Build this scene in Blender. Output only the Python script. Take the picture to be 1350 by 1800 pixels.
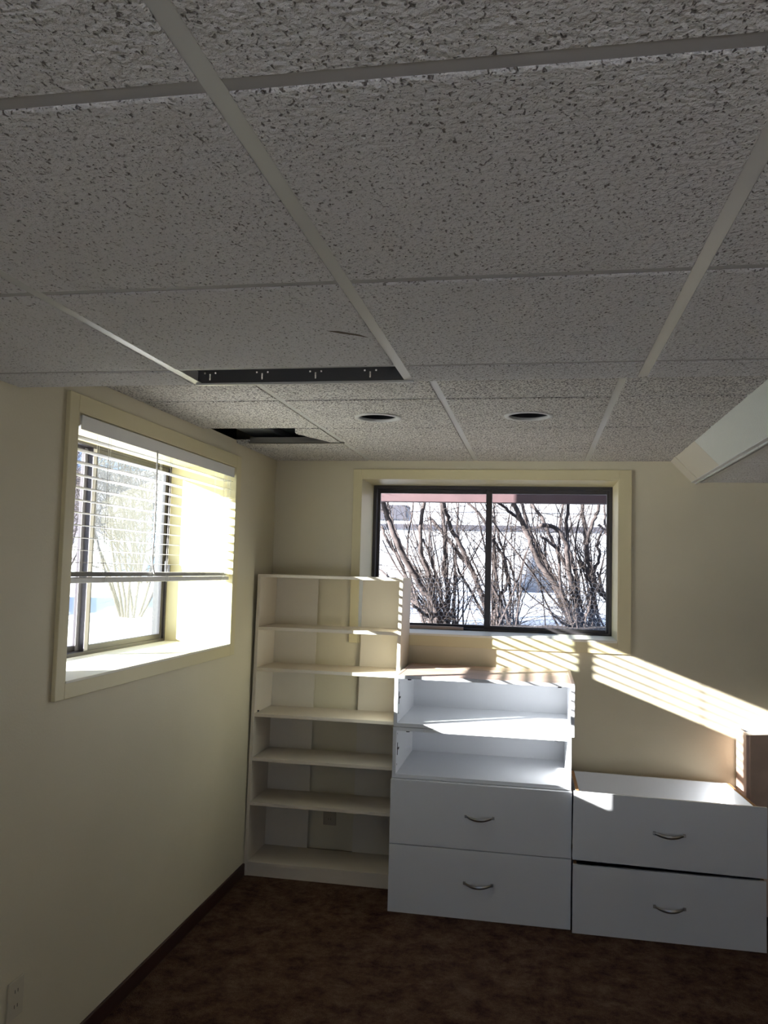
import bpy, bmesh, math, random
from mathutils import Vector, Matrix
random.seed(7)
SC = bpy.context.scene
COL = SC.collection
for o in list(bpy.data.objects): bpy.data.objects.remove(o)

# ------------------------------------------------------------------ camera
CZ = 1.64655
RT = Vector((0.98293427, 0.18202597, 0.02658509)); UP = Vector((-0.01342560, -0.07314886, 0.99723066)); FW = Vector((-0.18346655, 0.98056911, 0.06945671))
cd = bpy.data.cameras.new('camera'); cam = bpy.data.objects.new('camera', cd); COL.objects.link(cam)
cd.sensor_fit = 'VERTICAL'; cd.sensor_height = 24; cd.sensor_width = 18; cd.lens = 24 * 1452.83 / 1800; cd.clip_start = .02; cd.clip_end = 200
cam.matrix_world = Matrix(((RT.x, UP.x, -FW.x, 0), (RT.y, UP.y, -FW.y, 0), (RT.z, UP.z, -FW.z, CZ), (0, 0, 0, 1)))
SC.camera = cam
# ------------------------------------------------------------------ light
SC.view_settings.view_transform = 'Standard'; SC.view_settings.look = 'None'; SC.view_settings.gamma = 1
SC.view_settings.use_curve_mapping = False; SC.view_settings.exposure = 1.49
w = bpy.data.worlds.new('sky'); SC.world = w; w.use_nodes = True
bg = w.node_tree.nodes['Background']; bg.inputs[0].default_value = (0.40, 0.60, 1.0, 1); bg.inputs[1].default_value = 0.50
SUN_DIR = Vector((1, .66, -.372)).normalized()
sd = bpy.data.lights.new('sun', 'SUN'); sd.energy = 14; sd.angle = math.radians(.55); sd.color = (1, .965, .90)
so = bpy.data.objects.new('sun', sd); COL.objects.link(so); so.rotation_euler = SUN_DIR.to_track_quat('-Z', 'Y').to_euler(); so.location = (-8, -3, 6)
def portal(loc, rot, sx, sy):
    l = bpy.data.lights.new('daylight_portal', 'AREA'); l.shape = 'RECTANGLE'; l.size = sx; l.size_y = sy; l.cycles.is_portal = True
    o = bpy.data.objects.new('daylight_portal', l); COL.objects.link(o); o.location = loc; o.rotation_euler = rot

# ------------------------------------------------------------------ key measures (metres)
XL, YB = -1.524, 4.6515            # inner faces of left and back wall
XR, YN = 3.3, -2.4                 # right wall, rear wall
ZL, ZH, ZT = 2.158, 2.2715, 2.62   # tile faces low / high, top of plenum
YE = 2.19                          # edge of low ceiling
T = .6096; XA = -.3500
LW = dict(y0=2.490, y1=3.972, z0=1.253, z1=2.149)
BW = dict(x0=-1.006, x1=.433, z0=1.292, z1=2.170)
XO, YO = -1.93, 5.04               # outer faces

# ------------------------------------------------------------------ materials
MATS = {}
def mat(name, col, rough=.6, metal=0, spec=.5, bump=0, bscale=60, var=0, vscale=3, col2=None, coat=0):
    m = bpy.data.materials.new(name); m.use_nodes = True; nt = m.node_tree; b = nt.nodes['Principled BSDF']
    b.inputs['Base Color'].default_value = (*col, 1); b.inputs['Roughness'].default_value = rough; b.inputs['Metallic'].default_value = metal
    b.inputs['Specular IOR Level'].default_value = spec; b.inputs['Coat Weight'].default_value = coat
    tc = nt.nodes.new('ShaderNodeTexCoord')
    if var:
        n = nt.nodes.new('ShaderNodeTexNoise'); n.inputs['Scale'].default_value = vscale; n.inputs['Detail'].default_value = 5
        nt.links.new(tc.outputs['Object'], n.inputs['Vector'])
        r = nt.nodes.new('ShaderNodeValToRGB'); c2 = col2 or tuple(c * (1 - var) for c in col)
        r.color_ramp.elements[0].position = .35; r.color_ramp.elements[1].position = .65
        r.color_ramp.elements[0].color = (*c2, 1); r.color_ramp.elements[1].color = (*col, 1)
        nt.links.new(n.outputs['Fac'], r.inputs['Fac']); nt.links.new(r.outputs['Color'], b.inputs['Base Color'])
    if bump:
        n = nt.nodes.new('ShaderNodeTexNoise'); n.inputs['Scale'].default_value = bscale; n.inputs['Detail'].default_value = 3
        nt.links.new(tc.outputs['Object'], n.inputs['Vector'])
        bp = nt.nodes.new('ShaderNodeBump'); bp.inputs['Strength'].default_value = bump; bp.inputs['Distance'].default_value = .004
        nt.links.new(n.outputs['Fac'], bp.inputs['Height']); nt.links.new(bp.outputs['Normal'], b.inputs['Normal'])
    MATS[name] = m; return m
WALL = mat('cream_wall_paint', (.70, .635, .465), .55, bump=.12, bscale=140, var=.04, vscale=2)
TRIM = mat('yellow_cream_trim_paint', (.69, .61, .37), .42, bump=.05, bscale=40)
SILL = mat('pale_sill_paint', (.80, .77, .66), .4)
SHELF = mat('cream_laminate', (.72, .64, .53), .45, var=.04, vscale=6)
HARD = mat('cream_hardboard', (.72, .66, .55), .6, var=.04, vscale=4)
WHITE = mat('white_melamine', (.78, .80, .83), .33, bump=.02, bscale=200)
WOOD = mat('pinkish_wood_laminate', (.60, .43, .36), .5, var=.2, vscale=9)
BROWN = mat('brown_wood_laminate', (.78, .58, .46), .5, var=.2, vscale=7)
RAW = mat('raw_particleboard_edge', (.50, .27, .12), .8, var=.35, vscale=300)
STEEL = mat('brushed_steel', (.45, .44, .42), .35, metal=1)
TBAR = mat('white_painted_steel', (.62, .62, .60), .35)
TBAR_SHADED = mat('shaded_painted_steel', (.45, .44, .43), .6)  # bar steel darkened to stand for the shade in the cross joints
GALV = mat('dark_galvanised_steel', (.10, .10, .10), .5, metal=.3)
BRONZE = mat('dark_bronze_aluminium', (.035, .03, .035), .35, spec=.6)
ALU_LIT = mat('sunlit_aluminium', (.42, .40, .42), .4, metal=.5)  # paler than the frame: sunlight on the stiles put into the colour
BLACK = mat('matte_black', (.012, .012, .014), .7)
DARKCAN = mat('black_downlight_baffle', (.015, .015, .02), .6)
BASEB = mat('dark_brown_vinyl', (.045, .018, .012), .5)
SLAT = mat('white_blind_slat', (.80, .79, .76), .4)
CORD = mat('blind_cord', (.75, .74, .70), .8)
PLATE = mat('ivory_plastic', (.62, .56, .42), .4)
PLATED = mat('brown_plastic', (.46, .39, .28), .5)
SLOT = mat('dark_slot', (.02, .02, .02), .7)
SNOW = mat('snow', (.82, .85, .90), .6, bump=.5, bscale=6)
SIDING = mat('pale_siding', (.36, .37, .39), .6)
BELT = mat('grey_board', (.045, .045, .06), .7)
BEAM = mat('reddish_stained_timber', (.10, .055, .06), .6, var=.2, vscale=5)
BARK = mat('grey_brown_bark', (.095, .075, .072), .9, bump=.8, bscale=80, var=.5, vscale=25)
TWIG = mat('twig_bark', (.07, .055, .05), .9)
LEAF = mat('dead_leaf_litter', (.05, .035, .032), .95, bump=1, bscale=60, var=.7, vscale=30)
WIRE = mat('galvanised_wire', (.65, .62, .62), .6)
JOIST = mat('old_joist_wood', (.10, .07, .05), .9, var=.3, vscale=6)
DUCT = mat('duct_metal', (.28, .30, .31), .5, metal=.4)
STUCCO = mat('pale_stucco', (.74, .78, .80), .8)
ROOFM = mat('dark_shingle', (.10, .09, .10), .9, bump=.5, bscale=30)
HEDGE = mat('dark_hedge', (.05, .055, .06), .9)
STAIN = mat('brown_scuff', (.16, .13, .10), .9)

def tile_mat(name, base, fis, spk, p0=.27, p1=.39):
    m = bpy.data.materials.new(name); m.use_nodes = True; nt = m.node_tree; b = nt.nodes['Principled BSDF']; N = nt.nodes.new; L = nt.links.new
    b.inputs['Roughness'].default_value = .9; b.inputs['Specular IOR Level'].default_value = .2
    tc = N('ShaderNodeTexCoord')
    # worm-like pits: stretched, distorted noise thresholded; small specks: voronoi thresholded
    n1 = N('ShaderNodeTexNoise'); n1.inputs['Scale'].default_value = fis; n1.inputs['Detail'].default_value = 1.2; n1.inputs['Distortion'].default_value = .5
    mp = N('ShaderNodeMapping'); mp.inputs['Scale'].default_value = (1, .72, 1); mp.inputs['Rotation'].default_value = (0, 0, .5)
    L(tc.outputs['Object'], mp.inputs['Vector']); L(mp.outputs['Vector'], n1.inputs['Vector'])
    r1 = N('ShaderNodeValToRGB'); r1.color_ramp.elements[0].position = p0; r1.color_ramp.elements[1].position = p1
    L(n1.outputs['Fac'], r1.inputs['Fac'])
    v = N('ShaderNodeTexVoronoi'); v.inputs['Scale'].default_value = spk; L(tc.outputs['Object'], v.inputs['Vector'])
    r2 = N('ShaderNodeValToRGB'); r2.color_ramp.elements[0].position = .06; r2.color_ramp.elements[1].position = .15
    L(v.outputs['Distance'], r2.inputs['Fac'])
    mu = N('ShaderNodeMath'); mu.operation = 'MULTIPLY'; L(r1.outputs['Color'], mu.inputs[0]); L(r2.outputs['Color'], mu.inputs[1])
    n3 = N('ShaderNodeTexNoise'); n3.inputs['Scale'].default_value = 1.6; n3.inputs['Detail'].default_value = 3; L(tc.outputs['Object'], n3.inputs['Vector'])
    mx = N('ShaderNodeMix'); mx.data_type = 'RGBA'; mx.inputs['A'].default_value = (base[0] * .88, base[1] * .86, base[2] * .84, 1); mx.inputs['B'].default_value = (*base, 1)
    L(n3.outputs['Fac'], mx.inputs['Factor'])
    m2 = N('ShaderNodeMix'); m2.data_type = 'RGBA'; m2.inputs['A'].default_value = (.27, .25, .24, 1); L(mx.outputs['Result'], m2.inputs['B']); L(mu.outputs[0], m2.inputs['Factor'])
    L(m2.outputs['Result'], b.inputs['Base Color'])
    n4 = N('ShaderNodeTexNoise'); n4.inputs['Scale'].default_value = 110; n4.inputs['Detail'].default_value = 3; L(tc.outputs['Object'], n4.inputs['Vector'])
    ad = N('ShaderNodeMath'); ad.operation = 'MULTIPLY_ADD'; L(mu.outputs[0], ad.inputs[0]); ad.inputs[1].default_value = .5; L(n4.outputs['Fac'], ad.inputs[2])
    bp = N('ShaderNodeBump'); bp.inputs['Strength'].default_value = 1; bp.inputs['Distance'].default_value = .012
    L(ad.outputs[0], bp.inputs['Height']); L(bp.outputs['Normal'], b.inputs['Normal'])
    return m
TILE = tile_mat('fissured_ceiling_tile', (.86, .86, .87), 185, 150)
TILE2 = tile_mat('fine_pitted_ceiling_tile', (.88, .86, .83), 150, 200, .33, .50)
PANELM = mat('stippled_pale_panel', (.66, .68, .62), .7, bump=.8, bscale=150)
PANELS = mat('smooth_cream_panel', (.62, .58, .48), .5)

def carpet_mat():
    m = bpy.data.materials.new('brown_mottled_carpet'); m.use_nodes = True; nt = m.node_tree; b = nt.nodes['Principled BSDF']; N = nt.nodes.new; L = nt.links.new
    b.inputs['Roughness'].default_value = 1; b.inputs['Specular IOR Level'].default_value = .05
    tc = N('ShaderNodeTexCoord')
    n = N('ShaderNodeTexNoise'); n.inputs['Scale'].default_value = 9; n.inputs['Detail'].default_value = 9; n.inputs['Roughness'].default_value = .78; n.inputs['Distortion'].default_value = .15
    L(tc.outputs['Object'], n.inputs['Vector'])
    r = N('ShaderNodeValToRGB'); e = r.color_ramp.elements; e[0].position = .36; e[0].color = (.075, .036, .03, 1); e[1].position = .66; e[1].color = (.29, .185, .125, 1)
    k = e.new(.5); k.color = (.17, .095, .063, 1)
    L(n.outputs['Fac'], r.inputs['Fac'])
    n2 = N('ShaderNodeTexNoise'); n2.inputs['Scale'].default_value = 220; L(tc.outputs['Object'], n2.inputs['Vector'])
    mx = N('ShaderNodeMix'); mx.data_type = 'RGBA'; mx.blend_type = 'MULTIPLY'; mx.inputs['Factor'].default_value = .7
    L(r.outputs['Color'], mx.inputs['A']); L(n2.outputs['Fac'], mx.inputs['B']); L(mx.outputs['Result'], b.inputs['Base Color'])
    bp = N('ShaderNodeBump'); bp.inputs['Strength'].default_value = 1; bp.inputs['Distance'].default_value = .008
    L(n2.outputs['Fac'], bp.inputs['Height']); L(bp.outputs['Normal'], b.inputs['Normal'])
    return m
CARPET = carpet_mat()

def glass_mat(name, tint, veil):
    m = bpy.data.materials.new(name); m.use_nodes = True; nt = m.node_tree; N = nt.nodes.new; L = nt.links.new
    for n in list(nt.nodes): nt.nodes.remove(n)
    out = N('ShaderNodeOutputMaterial'); tr = N('ShaderNodeBsdfTransparent'); tr.inputs[0].default_value = (*tint, 1)
    gl = N('ShaderNodeBsdfGlossy'); gl.inputs['Roughness'].default_value = .02
    fr = N('ShaderNodeFresnel'); fr.inputs[0].default_value = 1.45
    ge = N('ShaderNodeNewGeometry'); iv = N('ShaderNodeMath'); iv.operation = 'SUBTRACT'; iv.inputs[0].default_value = 1; L(ge.outputs['Backfacing'], iv.inputs[1])
    fm = N('ShaderNodeMath'); fm.operation = 'MULTIPLY'; L(fr.outputs[0], fm.inputs[0]); L(iv.outputs[0], fm.inputs[1])   # the mirror image comes off the face the ray meets first
    m1 = N('ShaderNodeMixShader'); L(fm.outputs[0], m1.inputs[0]); L(tr.outputs[0], m1.inputs[1]); L(gl.outputs[0], m1.inputs[2])
    di = N('ShaderNodeBsdfTranslucent'); di.inputs[0].default_value = (.85, .9, .95, 1)  # translucent share lays a faint uneven veil over the pane
    m2 = N('ShaderNodeMixShader'); L(m1.outputs[0], m2.inputs[1]); L(di.outputs[0], m2.inputs[2])
    if veil:
        tc = N('ShaderNodeTexCoord'); n = N('ShaderNodeTexNoise'); n.inputs['Scale'].default_value = 1.4; n.inputs['Detail'].default_value = 2
        L(tc.outputs['Object'], n.inputs['Vector'])
        mr = N('ShaderNodeMapRange'); mr.inputs['From Min'].default_value = .3; mr.inputs['From Max'].default_value = .7; mr.inputs['To Min'].default_value = veil * .5; mr.inputs['To Max'].default_value = veil * 1.4
        L(n.outputs['Fac'], mr.inputs['Value']); L(mr.outputs['Result'], m2.inputs[0])
    else: m2.inputs[0].default_value = 0
    L(m2.outputs[0], out.inputs[0]); return m
GLASS = glass_mat('clear_pane', (.95, .96, .98), .004)
GLASSD = glass_mat('veiled_pane', (.90, .95, .94), .02)

# ------------------------------------------------------------------ mesh helpers
def B(): return bmesh.new()
def bx(bm, x0, x1, y0, y1, z0, z1, bev=0):
    vs = [bm.verts.new((x, y, z)) for x in (x0, x1) for y in (y0, y1) for z in (z0, z1)]
    fs = [(0, 1, 3, 2), (4, 6, 7, 5), (0, 4, 5, 1), (2, 3, 7, 6), (0, 2, 6, 4), (1, 5, 7, 3)]
    F = [bm.faces.new([vs[i] for i in f]) for f in fs]
    if bev:
        ed = list({e for f in F for e in f.edges})
        bmesh.ops.bevel(bm, geom=ed, offset=bev, segments=2, affect='EDGES', profile=.5)
    return vs
def extrude_poly(bm, pts, vec):
    a = [bm.verts.new(p) for p in pts]; b = [bm.verts.new(Vector(p) + Vector(vec)) for p in pts]; n = len(pts)
    bm.faces.new(a); bm.faces.new(b[::-1])
    for i in range(n): bm.faces.new((a[i], b[i], b[(i + 1) % n], a[(i + 1) % n]))
def tube(bm, pts, rad, seg=6, cap=True):
    pts = [Vector(p) for p in pts]
    if not hasattr(rad, '__len__'): rad = [rad] * len(pts)
    prev = None; rings = []
    for i, p in enumerate(pts):
        d = (pts[min(i + 1, len(pts) - 1)] - pts[max(i - 1, 0)]).normalized()
        ref = Vector((0, 0, 1)) if abs(d.z) < .9 else Vector((1, 0, 0))
        if prev is None: u = d.cross(ref).normalized()
        else: u = (prev - d * prev.dot(d)).normalized()
        prev = u; v = d.cross(u)
        ring = [bm.verts.new(p + (u * math.cos(t) + v * math.sin(t)) * rad[i]) for t in [2 * math.pi * k / seg for k in range(seg)]]
        if rings:
            for k in range(seg): bm.faces.new((rings[-1][k], rings[-1][(k + 1) % seg], ring[(k + 1) % seg], ring[k]))
        rings.append(ring)
    if cap and seg > 2: bm.faces.new(rings[0][::-1]); bm.faces.new(rings[-1])
def obj(name, bm, m, parent=None, smooth=False, recalc=True):
    if recalc: bmesh.ops.recalc_face_normals(bm, faces=bm.faces)
    me = bpy.data.meshes.new(name); bm.to_mesh(me); bm.free()
    for mm in (m if isinstance(m, (list, tuple)) else [m]): me.materials.append(mm)
    if smooth:
        for p in me.polygons: p.use_smooth = True
    o = bpy.data.objects.new(name, me); COL.objects.link(o)
    if parent:
        o.parent = parent; o.matrix_parent_inverse = Matrix.Translation(-Vector(parent.location))
    return o
def thing(name, label, cat, loc=(0, 0, 0), group=None):
    o = bpy.data.objects.new(name, None); COL.objects.link(o); o.location = loc; o.empty_display_size = .05
    o['label'] = label; o['category'] = cat
    if group: o['group'] = group
    return o
def tag(o, label, cat, group=None):
    o['label'] = label; o['category'] = cat
    if group: o['group'] = group
    return o
def struct(name, bm, m, parent=None):
    o = obj(name, bm, m, parent)
    if not parent: o['kind'] = 'structure'
    return o
def sempty(name, loc):
    o = bpy.data.objects.new(name, None); COL.objects.link(o); o.location = loc; o['kind'] = 'structure'; o.empty_display_size = .05; return o
def bez(pts, n=8):
    """smooth polyline through control points (Catmull-Rom)"""
    P = [Vector(p) for p in pts]; P = [P[0] * 2 - P[1]] + P + [P[-1] * 2 - P[-2]]; out = []
    for i in range(1, len(P) - 2):
        for k in range(n):
            t = k / n
            out.append(.5 * ((2 * P[i]) + (P[i + 1] - P[i - 1]) * t + (2 * P[i - 1] - 5 * P[i] + 4 * P[i + 1] - P[i + 2]) * t * t + (3 * P[i] - P[i - 1] - 3 * P[i + 1] + P[i + 2]) * t ** 3))
    out.append(P[-2]); return out

# ------------------------------------------------------------------ room shell
bm = B(); bx(bm, XO, XR + .2, YN - .2, YO, -.12, 0); struct('floor', bm, CARPET)
bm = B()                                                            # left wall with a deep window opening
WT = 2.288
bx(bm, XO, XL, YN, LW['y0'], 0, WT); bx(bm, XO, XL, LW['y1'], YB, 0, WT)
bx(bm, XO, XL, LW['y0'], LW['y1'], 0, LW['z0']); bx(bm, XO, XL, LW['y0'], LW['y1'], LW['z1'], WT)
struct('wall_left', bm, WALL)
bm = B()
bx(bm, XO, BW['x0'], YB, YO, 0, ZT); bx(bm, BW['x1'], XR, YB, YO, 0, ZT)
bx(bm, BW['x0'], BW['x1'], YB, YO, 0, BW['z0']); bx(bm, BW['x0'], BW['x1'], YB, YO, BW['z1'], ZT)
struct('wall_back', bm, WALL)
bm = B(); bx(bm, XR, XR + .2, YN, YO, 0, ZT); struct('wall_right', bm, WALL)
FILL_WIN = dict(x0=-.6, x1=2.0, z0=.08, z1=1.20)                           # unseen window added behind the camera to light the near ceiling
bm = B()
bx(bm, XO, FILL_WIN['x0'], YN - .2, YN, 0, ZT); bx(bm, FILL_WIN['x1'], XR + .2, YN - .2, YN, 0, ZT)
bx(bm, FILL_WIN['x0'], FILL_WIN['x1'], YN - .2, YN, 0, FILL_WIN['z0']); bx(bm, FILL_WIN['x0'], FILL_WIN['x1'], YN - .2, YN, FILL_WIN['z1'], ZT)
struct('wall_rear', bm, WALL)
bm = B(); bx(bm, XO, XR + .2, YN - .2, YO, ZT, ZT + .1)
bx(bm, XO, -1.78, YN, YB, 2.288, ZT)
for k in range(14): bx(bm, -1.5, XR, YN + .25 + k * .5, YN + .29 + k * .5, ZT - .2, ZT)
struct('trim_1', bm, JOIST)                                         # joists and subfloor over the hung ceiling
bm = B(); bx(bm, XO, XR + .2, YN - .2, YO, ZT + .1, 4.6); struct('wall_upper_storey', bm, SIDING)
bm = B(); bx(bm, XL, XL + .012, YN, YB - .33, 0, .066, .003); struct('baseboard_left', bm, BASEB)
bm = B(); bx(bm, XL + .012, XR, YB - .012, YB, 0, .066, .003); struct('baseboard_back', bm, BASEB)

# ------------------------------------------------------------------ hung ceiling
GAP = .0128; DROP = .0035
def tile(bm, x0, x1, y0, y1, z, th=.02, g=GAP):
    """lay-in tile, its face dropped below the bars, with soft shoulders"""
    x0 += g; x1 -= g; y0 += g; y1 -= g
    if x1 - x0 < .02 or y1 - y0 < .02: return
    c = .003; e = .003
    lo = [bm.verts.new((x, y, z)) for x, y in ((x0 + c, y0 + e), (x1 - c, y0 + e), (x1 - c, y1 - e), (x0 + c, y1 - e))]
    mi = [bm.verts.new((x, y, z + .002)) for x, y in ((x0, y0), (x1, y0), (x1, y1), (x0, y1))]
    hi = [bm.verts.new((x, y, z + th)) for x, y in ((x0, y0), (x1, y0), (x1, y1), (x0, y1))]
    bm.faces.new(lo[::-1]); bm.faces.new(hi)
    for a, b in ((lo, mi), (mi, hi)):
        for i in range(4): bm.faces.new((a[i], a[(i + 1) % 4], b[(i + 1) % 4], b[i]))
C2 = 1.4158
xs_all = [XL - GAP] + [XA - T, XA, XA + T, XA + 2 * T, XA + 3 * T, XA + 4 * T, XA + 5 * T] + [XR + GAP]
ys_low = [YN - GAP] + [C2 + (i) * T for i in range(-6, 2)] + [YE + GAP]
PX = .815                                                            # right of this the ceiling stays low all the way back
bm = B()
for i in range(len(xs_all) - 1):
    for j in range(len(ys_low) - 1):
        if i == 1 and j == len(ys_low) - 2: continue                 # the narrow strip missing beside the bar end
        if j == len(ys_low) - 2:
            tile(bm, xs_all[i], xs_all[i + 1], ys_low[j], YE + GAP, ZL)
        else: tile(bm, xs_all[i], xs_all[i + 1], ys_low[j], ys_low[j + 1], ZL)
ys_r = [YE - GAP, C2 + 2 * T, C2 + 3 * T, C2 + 4 * T, C2 + 5 * T, YB + GAP]
xs_r = [.875 - GAP, XA + 3 * T, XA + 4 * T, XA + 5 * T, XR + GAP]
for i in range(len(xs_r) - 1):
    for j in range(len(ys_r) - 1): tile(bm, xs_r[i], xs_r[i + 1], ys_r[j], ys_r[j + 1], ZL)
struct('ceiling', bm, TILE)
# raised part over the windows; two tiles are cut round for the downlights, one is broken away
K = [2.957, 3.5665, 4.176]
xs_h = [XL - GAP, XA - T, XA, XA + T, .705 + GAP]
ys_h = [YE - GAP] + K + [YB + GAP]
CANS = [(-.655, 3.31), (-.043, 3.30)]; CR = .079
def tile_hole(bm, x0, x1, y0, y1, z, cx, cy, r):
    x0 += GAP; x1 -= GAP; y0 += GAP; y1 -= GAP; n = 32
    def edge(t):
        dx, dy = math.cos(t), math.sin(t); s = 1e9
        if dx > 1e-9: s = min(s, (x1 - cx) / dx)
        if dx < -1e-9: s = min(s, (x0 - cx) / dx)
        if dy > 1e-9: s = min(s, (y1 - cy) / dy)
        if dy < -1e-9: s = min(s, (y0 - cy) / dy)
        return (cx + dx * s, cy + dy * s)
    ang = sorted([2 * math.pi * k / n for k in range(n)] + [math.atan2(yy - cy, xx - cx) % (2 * math.pi) for xx in (x0, x1) for yy in (y0, y1)])
    A = [[bm.verts.new((cx + r * math.cos(t), cy + r * math.sin(t), zz)) for t in ang] for zz in (z, z + .02)]
    O = [[bm.verts.new((*edge(t), zz)) for t in ang] for zz in (z, z + .02)]
    m = len(ang)
    for i in range(m):
        j = (i + 1) % m
        bm.faces.new((A[0][i], O[0][i], O[0][j], A[0][j])); bm.faces.new((A[1][i], A[1][j], O[1][j], O[1][i]))
        bm.faces.new((A[0][i], A[0][j], A[1][j], A[1][i])); bm.faces.new((O[0][i], O[1][i], O[1][j], O[0][j]))
bm = B()
for i in range(4):
    for j in range(4):
        x0, x1, y0, y1 = xs_h[i], xs_h[i + 1], ys_h[j], ys_h[j + 1]
        if j == 1 and i in (1, 2): tile_hole(bm, x0, x1, y0, y1, ZH, *CANS[i - 1], CR + .006); continue
        if i == 0 and j == 2: continue
        tile(bm, x0, x1, y0, y1, ZH)
# what is left of the broken tile: a wedge along the bar, ragged edge
rag = [(-1.085, 3.575), (-1.092, 3.60), (-1.10, 3.64), (-1.115, 3.66), (-1.122, 3.70), (-1.118, 3.73), (-1.10, 3.76), (-1.09, 3.80), (-1.06, 3.86), (-1.045, 3.90), (-1.02, 3.97)]
pts = [(x, y, ZH) for x, y in rag] + [(-.975, 3.97, ZH), (-.975, 3.575, ZH)]
extrude_poly(bm, pts, (0, 0, .018))
tile(bm, XL - GAP, XA - T, 3.99 - GAP, 4.176, ZH)
struct('ceiling.001', bm, TILE2)
# metal grid bars
def bars(name, specs, m=TBAR):
    bm = B()
    for s in specs:
        x0, x1, y0, y1, z = s; bx(bm, x0, x1, y0, y1, z, z + .0015)
        if x1 - x0 < y1 - y0: xc = (x0 + x1) / 2; bx(bm, xc - .001, xc + .001, y0, y1, z + .0015, z + .035)
        else: yc = (y0 + y1) / 2; bx(bm, x0, x1, yc - .001, yc + .001, z + .0015, z + .035)
    struct(name, bm, m)
hw = .0125
low = [(x - hw, x + hw, YN, YE - .002, ZL + DROP) for x in xs_all[1:-1]]
bars('trim_2', low)
cross = []
for y in ys_low[1:-1]:
    for i in range(len(xs_all) - 1): cross.append((max(xs_all[i] + hw, XL), min(xs_all[i + 1] - hw, XR), y - hw, y + hw, ZL + DROP + .0005))
for y in ys_r[1:-1]:
    cross.append((.875, XR, y - hw, y + hw, ZL + DROP + .0005))
bars('trim_3', cross, TBAR_SHADED)
hi = [(x - hw, x + hw, YE + .003, YB, ZH + DROP) for x in xs_h[1:-1]]
bars('trim_4', hi)
crossh = []
for y in K:
    for i in range(4):
        if i == 0 and y == K[1]: continue
        crossh.append((max(xs_h[i] + hw, XL), min(xs_h[i + 1] - hw, .70), y - hw, y + hw, ZH + DROP + .0005))
bars('trim_5', crossh, TBAR_SHADED)
# loose metal channel across the broken bay
bm = B(); bx(bm, -1.45, -.955, 3.962, 3.985, ZH - .004, ZH - .002); bx(bm, -1.45, -.955, 3.984, 3.9855, ZH - .004, ZH + .03); bx(bm, -1.45, -.955, 3.962, 3.9635, ZH - .004, ZH + .006)
struct('trim_6', bm, STEEL)
# riser between low and raised ceiling; in the gap it is a perforated steel angle
def holed(bm, x0, x1, z0, z1, y, holes, th=.0015):
    """plate in the xz plane with rectangular holes cut right through"""
    X = sorted({x0, x1, *[h[0] for h in holes], *[h[1] for h in holes]}); Z = sorted({z0, z1, *[h[2] for h in holes], *[h[3] for h in holes]})
    V = {}
    def v(i, j, s):
        if (i, j, s) not in V: V[(i, j, s)] = bm.verts.new((X[i], y + s * th, Z[j]))
        return V[(i, j, s)]
    def solid(i, j):
        if i < 0 or j < 0 or i >= len(X) - 1 or j >= len(Z) - 1: return False
        cx, cz = (X[i] + X[i + 1]) / 2, (Z[j] + Z[j + 1]) / 2
        return not any(h[0] < cx < h[1] and h[2] < cz < h[3] for h in holes)
    for i in range(len(X) - 1):
        for j in range(len(Z) - 1):
            if not solid(i, j): continue
            bm.faces.new((v(i, j, 0), v(i + 1, j, 0), v(i + 1, j + 1, 0), v(i, j + 1, 0))); bm.faces.new((v(i, j, 1), v(i, j + 1, 1), v(i + 1, j + 1, 1), v(i + 1, j, 1)))
            for (di, dj, a, b) in ((-1, 0, (i, j), (i, j + 1)), (1, 0, (i + 1, j), (i + 1, j + 1)), (0, -1, (i, j), (i + 1, j)), (0, 1, (i, j + 1), (i + 1, j + 1))):
                if not solid(i + di, j + dj): bm.faces.new((v(*a, 0), v(*b, 0), v(*b, 1), v(*a, 1)))
hs = []
for k in range(4):
    xc = -.925 + k * .155
    hs += [(xc, xc + .0045, ZL + .012, ZL + .030), (xc - .016, xc - .011, ZL + .030, ZL + .035), (xc + .016, xc + .021, ZL + .030, ZL + .035)]
for k in range(9):
    xc = -.885 + k * .062; hs.append((xc, xc + .009, ZL + .046, ZL + .051))
bm = B(); holed(bm, XL, -1.02, ZL + .004, ZH + .02, YE - .004, []); holed(bm, -1.02, -.33, ZL + .004, ZH + .02, YE - .004, hs); holed(bm, -.33, .815, ZL + .004, ZH + .02, YE - .004, [])
obj_r = struct('trim_7', bm, GALV)
bm = B(); bx(bm, XL, .815, YE - .028, YE + .002, ZL - .003, ZL - .0015); struct('trim_8', bm, TBAR) if False else bm.free()
bm = B(); bx(bm, -.963, -.337, YE - .006, YE + .004, ZL - .002, ZL + .003); struct('trim_8', bm, TBAR)
# slanted side of the raised part, with strip at its far end, and the track along its foot
def slant(bm, y0, y1, off=0, t=.012):
    a = Vector((.688, 0, ZH + .012)); b = Vector((.806, 0, ZL + .002)); n = Vector((-(a.z - b.z), 0, -(b.x - a.x))).normalized()
    pts = [a + n * off, b + n * off, b + n * (off - t), a + n * (off - t)]
    extrude_poly(bm, [(p.x, y0, p.z) for p in pts], (0, y1 - y0, 0))
bm = B(); slant(bm, YE, 3.95); struct('trim_9', bm, PANELM)
bm = B(); slant(bm, 3.95, YB - .004, .0005); slant(bm, YB - .18, YB - .13, .004, .006); struct('trim_10', bm, PANELS)
bm = B(); bx(bm, .806, .832, YE, YB - .003, ZL - .002, ZL + .006); bx(bm, .826, .832, YE, YB - .003, ZL - .009, ZL - .002)
bx(bm, .852, .875, YE, YB - .003, ZL - .003, ZL + .003); bx(bm, .832, .855, YE, YB - .003, ZL + .010, ZL + .012)
for y in (2.7, 3.35, 4.0, 4.4): bx(bm, .824, .834, y, y + .006, ZL - .0105, ZL - .002)
struct('trim_11', bm, TBAR)
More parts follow.
